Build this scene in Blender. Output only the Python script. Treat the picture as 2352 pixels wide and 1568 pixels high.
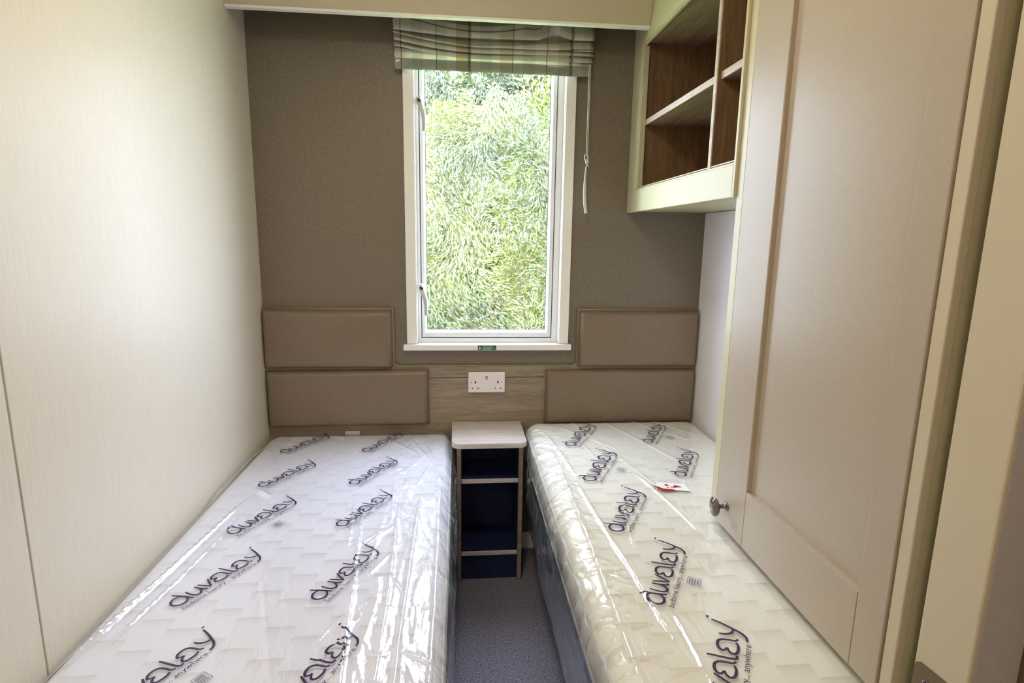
import bpy, bmesh, math, random
import numpy as np
from mathutils import Vector, Matrix, noise as mnoise
random.seed(7); rng = np.random.default_rng(11)
S = bpy.context.scene; COL = S.collection
for o in list(bpy.data.objects): bpy.data.objects.remove(o)

# ------------------------------------------------------------------ camera
cam = bpy.data.cameras.new('camera'); co = bpy.data.objects.new('camera', cam); COL.objects.link(co)
right = Vector((0.99572903, -0.09097891, 0.01570143)); up = Vector((0.00099198, 0.18060203, 0.98355576)); fwd = Vector((0.09231854, 0.97933944, -0.17992093))
m = Matrix.Identity(4)
for i in range(3): m[i][0] = right[i]; m[i][1] = up[i]; m[i][2] = -fwd[i]
m.translation = Vector((0.745, -2.1946, 1.30)); co.matrix_world = m
cam.sensor_width = 36; cam.lens = 36*1290.13/2352; cam.clip_start = .02
S.camera = co
# ------------------------------------------------------------------ view
S.view_settings.view_transform = 'Standard'; S.view_settings.look = 'None'
S.view_settings.gamma = 1; S.view_settings.use_curve_mapping = False
S.view_settings.exposure = 0.0
# ------------------------------------------------------------------ sky and sun
W = bpy.data.worlds.new('sky'); S.world = W; W.use_nodes = True
bg = W.node_tree.nodes['Background']; bg.inputs[0].default_value = (.68, .77, 1.0, 1); bg.inputs[1].default_value = 21.5
sd = bpy.data.lights.new('sun', 'SUN'); sd.energy = 16.0; sd.angle = .02; sd.color = (1, .93, .80)
so = bpy.data.objects.new('sun', sd); COL.objects.link(so); so.location = (0, -4, 8)
so.rotation_euler = Vector((.35, .62, -.78)).to_track_quat('-Z', 'Y').to_euler()

def link(o): COL.objects.link(o); return o
# ------------------------------------------------------------------ material helpers
def s2l(c): return tuple((x/12.92 if x <= .04045 else ((x+.055)/1.055)**2.4) for x in [v/255 for v in c])
def newmat(name):
    mt = bpy.data.materials.new(name); mt.use_nodes = True
    nt = mt.node_tree; b = nt.nodes['Principled BSDF']; return mt, nt, b
def N(nt, t, **k):
    n = nt.nodes.new(t)
    for a, v in k.items(): setattr(n, a, v)
    return n
def plain(name, rgb, rough=.5, metal=0, spec=.5, bump=None, var=None):
    mt, nt, b = newmat(name); c = s2l(rgb)
    b.inputs['Base Color'].default_value = (*c, 1); b.inputs['Roughness'].default_value = rough
    b.inputs['Metallic'].default_value = metal; b.inputs['Specular IOR Level'].default_value = spec
    tc = N(nt, 'ShaderNodeTexCoord')
    if var:
        sc, amt, stretch = var
        mp = N(nt, 'ShaderNodeMapping'); mp.inputs['Scale'].default_value = stretch
        nz = N(nt, 'ShaderNodeTexNoise'); nz.inputs['Scale'].default_value = sc; nz.inputs['Detail'].default_value = 4
        rp = N(nt, 'ShaderNodeValToRGB')
        rp.color_ramp.elements[0].position = .3; rp.color_ramp.elements[1].position = .7
        rp.color_ramp.elements[0].color = (*[x*(1-amt) for x in c], 1); rp.color_ramp.elements[1].color = (*[min(1, x*(1+amt)) for x in c], 1)
        L = nt.links
        L.new(tc.outputs['Object'], mp.inputs[0]); L.new(mp.outputs[0], nz.inputs[0]); L.new(nz.outputs[0], rp.inputs[0]); L.new(rp.outputs[0], b.inputs['Base Color'])
    if bump:
        sc, st, stretch = bump
        mp = N(nt, 'ShaderNodeMapping'); mp.inputs['Scale'].default_value = stretch
        nz = N(nt, 'ShaderNodeTexNoise'); nz.inputs['Scale'].default_value = sc; nz.inputs['Detail'].default_value = 3
        bp = N(nt, 'ShaderNodeBump'); bp.inputs['Strength'].default_value = st; bp.inputs['Distance'].default_value = .002
        L = nt.links
        L.new(tc.outputs['Object'], mp.inputs[0]); L.new(mp.outputs[0], nz.inputs[0]); L.new(nz.outputs[0], bp.inputs['Height']); L.new(bp.outputs[0], b.inputs['Normal'])
    return mt
def wood(name, dark, light, axis='X', rough=.5, scale=1.0, plank=None):
    """grained wood board; axis = grain direction"""
    mt, nt, b = newmat(name); L = nt.links
    tc = N(nt, 'ShaderNodeTexCoord'); mp = N(nt, 'ShaderNodeMapping')
    st = {'X': (2.2, 26, 26), 'Y': (26, 2.2, 26), 'Z': (26, 26, 2.2)}[axis]
    mp.inputs['Scale'].default_value = [v*scale for v in st]
    n1 = N(nt, 'ShaderNodeTexNoise'); n1.inputs['Scale'].default_value = 1.6; n1.inputs['Detail'].default_value = 8; n1.inputs['Roughness'].default_value = .65; n1.inputs['Distortion'].default_value = .6
    n2 = N(nt, 'ShaderNodeTexNoise'); n2.inputs['Scale'].default_value = 9; n2.inputs['Detail'].default_value = 3
    ad = N(nt, 'ShaderNodeMix', data_type='FLOAT'); ad.inputs[0].default_value = .35
    rp = N(nt, 'ShaderNodeValToRGB'); e = rp.color_ramp.elements
    e[0].position = .33; e[1].position = .68; e[0].color = (*s2l(dark), 1); e[1].color = (*s2l(light), 1)
    L.new(tc.outputs['Object'], mp.inputs[0]); L.new(mp.outputs[0], n1.inputs[0]); L.new(mp.outputs[0], n2.inputs[0])
    L.new(n1.outputs[0], ad.inputs[2]); L.new(n2.outputs[0], ad.inputs[3]); L.new(ad.outputs[0], rp.inputs[0])
    L.new(rp.outputs[0], b.inputs['Base Color'])
    bp = N(nt, 'ShaderNodeBump'); bp.inputs['Strength'].default_value = .25; bp.inputs['Distance'].default_value = .001
    L.new(ad.outputs[0], bp.inputs['Height']); L.new(bp.outputs[0], b.inputs['Normal'])
    b.inputs['Roughness'].default_value = rough
    return mt

MT = {}
MT['cream_wall'] = plain('cream_wall', (228, 219, 200), .38, bump=(60, .22, (1, 14, .8)), var=(22, .035, (1, 9, .5)))
MT['white_wall'] = plain('white_wall', (246, 242, 247), .5, bump=(60, .15, (1, 10, .8)))
MT['taupe_wall'] = plain('taupe_wall', (120, 109, 92), .42, bump=(160, .35, (1, 1, 1)), var=(90, .13, (1, 1, 1)))
MT['beige_paint'] = plain('beige_paint', (202, 190, 162), .42, bump=(300, .08, (1, 1, 1)), var=(9, .02, (1, 1, 1)))
MT['beige_door'] = plain('beige_door', (178, 165, 145), .40, bump=(300, .10, (1, 1, 1)), var=(150, .03, (1, 1, 1)))
MT['cabinet_cream'] = plain('cabinet_cream', (196, 189, 154), .40, bump=(300, .08, (1, 1, 1)))
MT['white_upvc'] = plain('white_upvc', (236, 238, 240), .28)
MT['white_trim'] = plain('white_trim', (244, 242, 236), .35)
MT['gasket'] = plain('gasket', (60, 62, 66), .6)
MT['grey_metal'] = plain('grey_metal', (206, 206, 198), .35, metal=.15)
MT['dark_hole'] = plain('dark_hole', (25, 26, 30), .5)
MT['leather'] = plain('leather', (126, 109, 90), .30, bump=(240, .22, (1, 1, 1)), var=(70, .06, (1, 1, 1)))
MT['piping'] = plain('piping', (150, 134, 112), .4)
MT['oak'] = wood('oak', (116, 102, 84), (168, 152, 130), 'X', .5)
MT['pale_oak'] = wood('pale_oak', (178, 166, 160), (226, 216, 208), 'X', .38)
MT['edge_oak'] = wood('edge_oak', (168, 152, 136), (212, 196, 176), 'Y', .5)
MT['walnut'] = wood('walnut', (92, 68, 42), (140, 110, 76), 'Z', .55)
MT['walnut_deep'] = wood('walnut_deep', (104, 82, 62), (170, 144, 118), 'Y', .5)
MT['gap_shade'] = plain('gap_shade', (58, 46, 32), .7)
MT['shade_blue'] = plain('shade_blue', (22, 30, 72), .6, var=(30, .3, (1, 1, 1)))  # dark blue stands for the shade inside the bedside unit
MT['carpet'] = plain('carpet', (122, 118, 130), .95, bump=(260, 1.0, (1, 1, 1)), var=(190, .6, (1, 1, 1)))
MT['base_fabric'] = plain('base_fabric', (140, 156, 186), .8, bump=(300, .3, (1, 1, 1)))
MT['nickel'] = plain('nickel', (120, 112, 104), .25, metal=.9)
MT['bronze'] = plain('bronze', (120, 106, 84), .35, metal=.7)
MT['socket_white'] = plain('socket_white', (238, 232, 230), .3)
MT['green_sign'] = plain('green_sign', (24, 92, 70), .4)
MT['sign_white'] = plain('sign_white', (226, 236, 226), .4)
MT['cord'] = plain('cord', (222, 218, 205), .6)
MT['cord_dark'] = plain('cord_dark', (120, 112, 98), .6)
MT['cloth_white'] = plain('cloth_white', (238, 234, 222), .7)
MT['ink'] = plain('ink', (58, 34, 70), .35)
MT['ink_red'] = plain('ink_red', (176, 24, 32), .35)
MT['ink_grey'] = plain('ink_grey', (128, 122, 140), .4)
MT['ink_white'] = plain('ink_white', (240, 240, 236), .3)
MT['fabric_card'] = plain('fabric_card', (214, 216, 212), .5)
MT['grey_hall'] = plain('grey_hall', (190, 184, 178), .5, var=(120, .05, (1, 1, 1)))
MT['brown_hall'] = plain('brown_hall', (120, 102, 82), .5)
MT['bark'] = plain('bark', (120, 100, 74), .9)
MT['lawn'] = plain('lawn', (150, 170, 90), .9, var=(8, .3, (1, 1, 1)))
MT['lampglass'], _nt, _b = newmat('lampglass')
_b.inputs['Emission Color'].default_value = (1, .86, .66, 1); _b.inputs['Emission Strength'].default_value = 6

def mattress_mat(name, rgb):
    mt, nt, b = newmat(name); L = nt.links
    b.inputs['Base Color'].default_value = (*s2l(rgb), 1); b.inputs['Roughness'].default_value = .75
    tc = N(nt, 'ShaderNodeTexCoord'); mp = N(nt, 'ShaderNodeMapping'); mp.inputs['Rotation'].default_value = (0, 0, math.radians(0))
    # quilting: columns of shallow sloped blocks, each column stepped against the next
    sp = N(nt, 'ShaderNodeSeparateXYZ'); L.new(tc.outputs['Object'], sp.inputs[0])
    def M(op, a, b=None, c=None):
        q = N(nt, 'ShaderNodeMath', operation=op)
        for i, v in enumerate((a, b, c)):
            if v is None: continue
            if hasattr(v, 'links'): L.new(v, q.inputs[i])
            else: q.inputs[i].default_value = v
        return q.outputs[0]
    col = M('FLOOR', M('DIVIDE', sp.outputs[0], .062)); v = M('ADD', M('DIVIDE', sp.outputs[1], .088), M('MULTIPLY', col, .36))
    fr = M('FRACT', v); h = M('MULTIPLY', M('POWER', fr, 5.0), 1.0); h2 = M('ADD', h, M('MULTIPLY', M('SINE', M('MULTIPLY', col, 2.4)), .22))
    bp = N(nt, 'ShaderNodeBump'); bp.inputs['Strength'].default_value = .8; bp.inputs['Distance'].default_value = .010
    L.new(h2, bp.inputs['Height'])
    nz = N(nt, 'ShaderNodeTexNoise'); nz.inputs['Scale'].default_value = 380
    b2 = N(nt, 'ShaderNodeBump'); b2.inputs['Strength'].default_value = .15; b2.inputs['Distance'].default_value = .001
    L.new(tc.outputs['Object'], nz.inputs[0]); L.new(nz.outputs[0], b2.inputs['Height']); L.new(bp.outputs[0], b2.inputs['Normal'])
    L.new(b2.outputs[0], b.inputs['Normal'])
    return mt
MT['mattress_cool_light'] = mattress_mat('mattress_cool_light', (230, 232, 244))  # white fabric with the bluish daylight on the left bed put into its colour
MT['mattress_warm_light'] = mattress_mat('mattress_warm_light', (236, 234, 220))  # same white fabric, warmer light put into its colour

def schlick(nt, f0, k, normal=None):
    lw = N(nt, 'ShaderNodeLayerWeight'); lw.inputs[0].default_value = .5
    if normal: nt.links.new(normal, lw.inputs['Normal'])
    p = N(nt, 'ShaderNodeMath', operation='POWER'); p.inputs[1].default_value = k; nt.links.new(lw.outputs['Facing'], p.inputs[0])
    q = N(nt, 'ShaderNodeMath', operation='MULTIPLY_ADD'); q.inputs[1].default_value = 1-f0; q.inputs[2].default_value = f0; q.use_clamp = True
    nt.links.new(p.outputs[0], q.inputs[0]); return q.outputs[0]
def film_mat(name, veil, tint, crinkle=.5):
    """clear polythene: mostly see-through, glossy, a little milky"""
    mt, nt, b = newmat(name); L = nt.links; nt.nodes.remove(b); out = nt.nodes['Material Output']
    tr = N(nt, 'ShaderNodeBsdfTransparent'); df = N(nt, 'ShaderNodeBsdfDiffuse'); tl = N(nt, 'ShaderNodeBsdfTranslucent'); gl = N(nt, 'ShaderNodeBsdfGlossy')
    df.inputs[0].default_value = (*tint, 1); tl.inputs[0].default_value = (*tint, 1); gl.inputs['Roughness'].default_value = .13
    gl.inputs[0].default_value = (1, 1, 1, 1)
    mk = N(nt, 'ShaderNodeMixShader'); mk.inputs[0].default_value = .4
    L.new(df.outputs[0], mk.inputs[1]); L.new(tl.outputs[0], mk.inputs[2])
    m1 = N(nt, 'ShaderNodeMixShader'); m1.inputs[0].default_value = veil
    L.new(tr.outputs[0], m1.inputs[1]); L.new(mk.outputs[0], m1.inputs[2])
    tc = N(nt, 'ShaderNodeTexCoord')
    vo = N(nt, 'ShaderNodeTexVoronoi', feature='F1'); vo.inputs['Scale'].default_value = 26
    nz = N(nt, 'ShaderNodeTexNoise'); nz.inputs['Scale'].default_value = 14; nz.inputs['Detail'].default_value = 3; nz.inputs['Distortion'].default_value = 1.2
    mp = N(nt, 'ShaderNodeMapping'); mp.inputs['Scale'].default_value = (1.6, .55, 1); L.new(tc.outputs['Object'], mp.inputs[0])
    L.new(mp.outputs[0], nz.inputs[0])
    mx = N(nt, 'ShaderNodeMix', data_type='VECTOR'); mx.inputs[0].default_value = .12
    L.new(mp.outputs[0], mx.inputs[4]); L.new(nz.outputs['Color'], mx.inputs[5]); L.new(mx.outputs[1], vo.inputs[0])
    b1 = N(nt, 'ShaderNodeBump'); b1.inputs['Strength'].default_value = crinkle; b1.inputs['Distance'].default_value = .006
    L.new(vo.outputs['Distance'], b1.inputs['Height'])
    b2 = N(nt, 'ShaderNodeBump'); b2.inputs['Strength'].default_value = crinkle; b2.inputs['Distance'].default_value = .012
    L.new(nz.outputs[0], b2.inputs['Height']); L.new(b1.outputs[0], b2.inputs['Normal'])
    L.new(b2.outputs[0], gl.inputs['Normal']); L.new(b2.outputs[0], df.inputs['Normal'])
    fz = schlick(nt, .075, 3.6, b2.outputs[0])
    m2 = N(nt, 'ShaderNodeMixShader'); L.new(fz, m2.inputs[0]); L.new(m1.outputs[0], m2.inputs[1]); L.new(gl.outputs[0], m2.inputs[2])
    L.new(m2.outputs[0], out.inputs[0])
    return mt
MT['film'] = film_mat('film', .10, (.95, .96, 1.0), .16)
MT['film_loose'] = film_mat('film_loose', .55, (.78, .88, .98), .4)

def glass_mat():
    mt, nt, b = newmat('window_glass'); L = nt.links; nt.nodes.remove(b); out = nt.nodes['Material Output']
    tr = N(nt, 'ShaderNodeBsdfTransparent'); tr.inputs[0].default_value = (.97, .985, .98, 1)
    gl = N(nt, 'ShaderNodeBsdfGlossy'); gl.inputs['Roughness'].default_value = .02
    mx = N(nt, 'ShaderNodeMixShader'); L.new(schlick(nt, .05, 5), mx.inputs[0]); L.new(tr.outputs[0], mx.inputs[1]); L.new(gl.outputs[0], mx.inputs[2])
    L.new(mx.outputs[0], out.inputs[0]); return mt
MT['glass'] = glass_mat()

def leaf_mat(name, a, b_, c):
    mt, nt, b = newmat(name); L = nt.links; nt.nodes.remove(b); out = nt.nodes['Material Output']
    at = N(nt, 'ShaderNodeAttribute'); at.attribute_name = 'tone'
    rp = N(nt, 'ShaderNodeValToRGB'); e = rp.color_ramp.elements
    e[0].color = (*s2l(a), 1); e[1].color = (*s2l(c), 1); x = e.new(.45); x.color = (*s2l(b_), 1)
    L.new(at.outputs['Fac'], rp.inputs[0])
    d = N(nt, 'ShaderNodeBsdfDiffuse'); t = N(nt, 'ShaderNodeBsdfTranslucent'); g = N(nt, 'ShaderNodeBsdfGlossy'); g.inputs['Roughness'].default_value = .35
    L.new(rp.outputs[0], d.inputs[0]); L.new(rp.outputs[0], t.inputs[0])
    m1 = N(nt, 'ShaderNodeMixShader'); m1.inputs[0].default_value = .4; L.new(d.outputs[0], m1.inputs[1]); L.new(t.outputs[0], m1.inputs[2])
    m2 = N(nt, 'ShaderNodeMixShader'); m2.inputs[0].default_value = .08; L.new(m1.outputs[0], m2.inputs[1]); L.new(g.outputs[0], m2.inputs[2])
    L.new(m2.outputs[0], out.inputs[0]); return mt
MT['leaf_pale'] = leaf_mat('leaf_pale', (46, 64, 10), (88, 100, 32), (132, 132, 66))
MT['leaf_green'] = leaf_mat('leaf_green', (32, 54, 10), (66, 84, 26), (110, 118, 54))
MT['leaf_yellow'] = leaf_mat('leaf_yellow', (66, 82, 6), (116, 120, 20), (150, 148, 60))

def plaid_mat():
    """woven check: stripes laid out in the cloth's own UV metres"""
    mt, nt, b = newmat('plaid_cloth'); L = nt.links
    uv = N(nt, 'ShaderNodeUVMap'); uv.uv_map = 'UVMap'; sp = N(nt, 'ShaderNodeSeparateXYZ'); L.new(uv.outputs[0], sp.inputs[0])
    def ramp(sock, span, stops):
        mo = N(nt, 'ShaderNodeMath', operation='DIVIDE'); mo.inputs[1].default_value = span; L.new(sock, mo.inputs[0])
        rp = N(nt, 'ShaderNodeValToRGB'); rp.color_ramp.interpolation = 'CONSTANT'; e = rp.color_ramp.elements
        e[0].position = 0; e[0].color = (*s2l(stops[0][1]), 1); e.remove(e[1])
        for p, c in stops[1:]:
            q = e.new(p/span); q.color = (*s2l(c), 1)
        L.new(mo.outputs[0], rp.inputs[0]); return rp.outputs[0]
    Lc = (250, 249, 243); G = (236, 238, 230); D = (158, 160, 150)
    u = ramp(sp.outputs[0], .72, [(0, Lc), (.020, (150, 140, 120)), (.023, Lc), (.060, G), (.100, Lc), (.144, D), (.147, G), (.185, Lc), (.215, (226, 220, 196)), (.258, (168, 174, 160)), (.268, Lc), (.300, G), (.345, Lc), (.372, (238, 234, 222)), (.418, D), (.421, Lc), (.455, G), (.50, Lc), (.542, D), (.545, Lc), (.585, (234, 232, 220)), (.625, (168, 174, 160)), (.636, Lc), (.672, G), (.70, (214, 206, 180))])
    v = ramp(sp.outputs[1], .60, [(0, (188, 194, 182)), (.036, Lc), (.058, (222, 220, 214)), (.075, D), (.078, Lc), (.115, (196, 198, 190)), (.15, Lc), (.185, G), (.215, D), (.219, Lc), (.25, (208, 206, 196)), (.285, Lc), (.315, G), (.345, Lc), (.36, D), (.364, Lc), (.38, (178, 180, 168)), (.50, G)])
    mu = N(nt, 'ShaderNodeMix', data_type='RGBA', blend_type='MULTIPLY'); mu.inputs[0].default_value = 1
    L.new(u, mu.inputs[6]); L.new(v, mu.inputs[7])
    L.new(mu.outputs[2], b.inputs['Base Color']); b.inputs['Roughness'].default_value = .85
    tl = N(nt, 'ShaderNodeBsdfTranslucent'); L.new(mu.outputs[2], tl.inputs[0])
    ms = N(nt, 'ShaderNodeMixShader'); ms.inputs[0].default_value = .42
    L.new(b.outputs[0], ms.inputs[1]); L.new(tl.outputs[0], ms.inputs[2]); L.new(ms.outputs[0], nt.nodes['Material Output'].inputs[0])
    return mt
MT['plaid'] = plaid_mat()

# ------------------------------------------------------------------ mesh helpers (world coordinates)
def thing(name, label, cat, loc=(0, 0, 0), group=None, kind=None):
    o = link(bpy.data.objects.new(name, None)); o.location = loc; o.empty_display_size = .05
    if kind: o['kind'] = kind
    else: o['label'] = label; o['category'] = cat
    if group: o['group'] = group
    return o
def wloc(o):
    v = Vector(o.location)
    while o.parent: o = o.parent; v += Vector(o.location)
    return v
def finish(name, me, mat, parent=None, origin=None, smooth=False, label=None):
    mats = mat if isinstance(mat, (list, tuple)) else [mat]
    for x in mats: me.materials.append(MT[x])
    o = link(bpy.data.objects.new(name, me))
    pw = wloc(parent) if parent else Vector((0, 0, 0))
    org = Vector(origin) if origin is not None else pw
    me.transform(Matrix.Translation(-org)); o.location = org-pw
    if parent: o.parent = parent
    if smooth:
        me.polygons.foreach_set('use_smooth', [True]*len(me.polygons))
    if label: o['label'] = label
    return o
def fin(name, bm, mat, parent=None, **k):
    me = bpy.data.meshes.new(name); bm.normal_update(); bm.to_mesh(me); bm.free(); return finish(name, me, mat, parent, **k)
def box(bm, x0, x1, y0, y1, z0, z1, bev=0, seg=2, mi=0):
    r = bmesh.ops.create_cube(bm, size=1); vs = r['verts']
    for v in vs:
        v.co = Vector((x0+(v.co.x+.5)*(x1-x0), y0+(v.co.y+.5)*(y1-y0), z0+(v.co.z+.5)*(z1-z0)))
    fs = list({f for v in vs for f in v.link_faces})
    for f in fs: f.material_index = mi
    if bev:
        es = list({e for v in vs for e in v.link_edges})
        bmesh.ops.bevel(bm, geom=es, offset=bev, segments=seg, affect='EDGES', profile=.5)
    return bm
def B(*a, **k): return box(bmesh.new(), *a, **k)
def tube(bm, pts, rad, sides=8, cap=True):
    pts = [Vector(p) for p in pts]; rings = []; n = len(pts)
    rads = rad if isinstance(rad, (list, tuple)) else [rad]*n
    pu = None
    for i, p in enumerate(pts):
        t = (pts[min(i+1, n-1)]-pts[max(i-1, 0)]).normalized()
        if pu is None: pu = t.orthogonal().normalized()
        u = (pu-t*pu.dot(t)).normalized(); w = t.cross(u); pu = u
        r = rads[i]; ru, rw = r if isinstance(r, tuple) else (r, r)
        rings.append([bm.verts.new(p+u*math.cos(2*math.pi*k/sides)*ru+w*math.sin(2*math.pi*k/sides)*rw) for k in range(sides)])
    for a, b in zip(rings, rings[1:]):
        for k in range(sides): bm.faces.new((a[k], a[(k+1) % sides], b[(k+1) % sides], b[k]))
    if cap: bm.faces.new(rings[0][::-1]); bm.faces.new(rings[-1])
    return bm
def cyl(bm, p0, p1, r0, r1=None, sides=24):
    return tube(bm, [p0, p1], [r0, r0 if r1 is None else r1], sides)
def prism(bm, poly, axis, a0, a1):
    """poly = 2-D outline in the two other axes, extruded along axis from a0 to a1"""
    def P(u, v, a): return {'X': (a, u, v), 'Y': (u, a, v), 'Z': (u, v, a)}[axis]
    A = [bm.verts.new(P(u, v, a0)) for u, v in poly]; Bv = [bm.verts.new(P(u, v, a1)) for u, v in poly]
    n = len(poly)
    for i in range(n): bm.faces.new((A[i], A[(i+1) % n], Bv[(i+1) % n], Bv[i]))
    bm.faces.new(A[::-1]); bm.faces.new(Bv); bmesh.ops.recalc_face_normals(bm, faces=bm.faces); return bm
def lathe(bm, prof, origin, axis=(1, 0, 0), sides=32, sc=(1, 1)):
    ax = Vector(axis).normalized(); u = ax.orthogonal().normalized(); w = ax.cross(u); rings = []
    for d, r in prof:
        rings.append([bm.verts.new(Vector(origin)+ax*d+u*math.cos(2*math.pi*k/sides)*r*sc[0]+w*math.sin(2*math.pi*k/sides)*r*sc[1]) for k in range(sides)])
    for a, b in zip(rings, rings[1:]):
        for k in range(sides): bm.faces.new((a[k], a[(k+1) % sides], b[(k+1) % sides], b[k]))
    bm.faces.new(rings[0][::-1]); bm.faces.new(rings[-1]); return bm
def struct(name, bm, mat, **k):
    o = fin(name, bm, mat, **k); o['kind'] = 'structure'; return o
def rot_z(bm, c, a):
    bmesh.ops.rotate(bm, verts=bm.verts, cent=Vector(c), matrix=Matrix.Rotation(a, 3, 'Z'))

# ================================================================== THE SETTING
RX = 1.712           # right wall
struct('floor', B(-.05, 1.80, -3.7, .06, -.05, 0), 'carpet')
struct('ceiling', B(-.05, 1.80, -3.7, .10, 2.26, 2.32), 'white_wall')
# left wall: two panels with a joint groove
bm = bmesh.new(); box(bm, -.03, 0, -1.2255, 0, 0, 2.26, .0015); box(bm, -.03, 0, -3.7, -1.2295, 0, 2.26, .0015); box(bm, -.05, -.006, -3.7, .1, 0, 2.26)
struct('wall_left', bm, 'cream_wall')
bm = bmesh.new(); box(bm, RX, RX+.05, -1.52, .1, 0, 2.26); struct('wall_right', bm, 'white_wall')
# back wall with the window opening
WX0, WX1, WZ0, WZ1 = .577, 1.140, .885, 1.985
bm = bmesh.new()
box(bm, 0, WX0, 0, .07, 0, 2.26); box(bm, WX1, RX, 0, .07, 0, 2.26); box(bm, WX0, WX1, 0, .07, 0, WZ0); box(bm, WX0, WX1, 0, .07, WZ1, 2.26)
struct('wall_back', bm, 'taupe_wall')
bm = B(0, RX, -.012, 0, 0, .075, .003); struct('baseboard_back', bm, 'white_trim')
# hall behind the photographer
bm = bmesh.new(); box(bm, -.05, 1.80, -3.75, -3.70, 0, 2.26); struct('wall_rear', bm, 'white_wall')
# pelmet board: leaning slightly forward at the top, light strip on its lower edge, open underneath
bm = bmesh.new(); prism(bm, [(-.172, 2.016), (-.158, 2.012), (-.205, 2.26), (-.222, 2.26)], 'X', 0, 1.391)
pel = struct('trim_1', bm, 'beige_paint')
bm = bmesh.new(); prism(bm, [(-.1735, 2.0115), (-.157, 2.0095), (-.1585, 2.0165), (-.1745, 2.0185)], 'X', 0.001, 1.3905)
fin('edge_strip', bm, 'white_trim', pel, label='thin pale strip along the lower edge')
# doorway lining on the right, turning the corner into the hall
bm = bmesh.new(); box(bm, 1.400, 1.47, -1.616, -1.534, 0, 2.26, .003, 2); struct('trim_2', bm, 'beige_paint')
bm = bmesh.new(); box(bm, 1.405, 1.467, -1.6175, -1.6162, 0, 2.26); struct('trim_3', bm, 'grey_hall')
bm = bmesh.new(); box(bm, 1.470, 1.80, -1.640, -1.518, 0, 2.26); box(bm, 1.462, 1.80, -3.70, -1.640, 0, 2.26); struct('wall_hall', bm, 'brown_hall')
bm = bmesh.new(); box(bm, 1.44, 1.468, -1.534, -1.502, 0, 2.26); struct('trim_4', bm, 'gap_shade')  # strip in the recess, its colour darkened to stand for shade

# ================================================================== WINDOW
win = thing('window_1', None, None, (.857, 0, .866), kind='structure')
def ring(bm, x0, x1, z0, z1, w, y0, y1, bev=.002, wl=None, wb=None):
    wl = w if wl is None else wl; wb = w if wb is None else wb
    box(bm, x0, x0+wl, y0, y1, z0, z1, bev); box(bm, x1-w, x1, y0, y1, z0, z1, bev)
    box(bm, x0+wl, x1-w, y0, y1, z0, z0+wb, bev); box(bm, x0+wl, x1-w, y0, y1, z1-w, z1, bev)
bm = bmesh.new()
box(bm, .540, .579, -.013, .002, .890, 1.99, .002); box(bm, 1.138, 1.176, -.013, .002, .890, 1.99, .002); box(bm, .540, 1.176, -.013, .002, 1.97, 2.0, .002)
box(bm, .572, .581, -.010, .045, .890, 1.985); box(bm, 1.136, 1.145, -.010, .045, .890, 1.985)
fin('window_casing', bm, 'white_trim', win)
bm = bmesh.new(); box(bm, .527, 1.186, -.030, .0, .866, .889, .002); box(bm, .581, 1.136, -.004, .045, .866, .889, .001)
sill = fin('window_sill', bm, 'white_trim', win)
# green escape sign on the sill edge
bm = B(.815, .887, -.0312, -.0300, .8685, .8865)
sg = fin('exit_sticker', bm, 'green_sign', sill, label='small green sign with a white arrow and lines of writing')
bm = bmesh.new(); prism(bm, [(.820, .8705), (.820, .8825), (.829, .8755)], 'Y', -.0318, -.0312)
for k, (xa, xb, zz) in enumerate(((.834, .872, .8800), (.834, .884, .8755), (.834, .868, .8715))): box(bm, xa, xb, -.0318, -.0312, zz, zz+.0016)
fin('sticker_print', bm, 'sign_white', win)
bm = bmesh.new(); ring(bm, .581, 1.136, .889, 1.975, .0225, .022, .065, .0015, wl=.0125, wb=.018); fin('frame', bm, 'white_upvc', win)
bm = bmesh.new(); ring(bm, .5925, 1.1145, .906, 1.955, .004, .030, .060, 0); fin('gasket', bm, 'gasket', win, label='dark rubber seal line')
sash = None
bm = bmesh.new(); ring(bm, .5965, 1.1105, .910, 1.951, .0150, .024, .062, .002, wl=.0125, wb=.020); sash = fin('sash', bm, 'white_upvc', win)
bm = bmesh.new()
gx0, gx1, gz0, gz1 = .6095, 1.0955, .930, 1.936
for a in (0,):
    prism(bm, [(gx0-.001, .026), (gx0+.003, .030), (gx0+.0055, .046), (gx0-.001, .046)], 'Z', gz0, gz1)
    prism(bm, [(gx1+.001, .026), (gx1+.001, .046), (gx1-.0065, .046), (gx1-.003, .030)], 'Z', gz0, gz1)
    prism(bm, [(.026, gz0-.001), (.030, gz0+.004), (.046, gz0+.0085), (.046, gz0-.001)], 'X', gx0, gx1)
fin('glazing_bead', bm, 'white_upvc', win)
bm = bmesh.new()
for x in (gx0+.006, gx1-.008): box(bm, x, x+.0014, .0445, .047, gz0+.009, gz1)
box(bm, gx0+.006, gx1-.006, .0445, .047, gz0+.009, gz0+.0104); fin('seal', bm, 'gasket', win)
fin('pane', B(gx0-.002, gx1+.002, .047, .050, gz0-.004, gz1+.004), 'glass', win)
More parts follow.
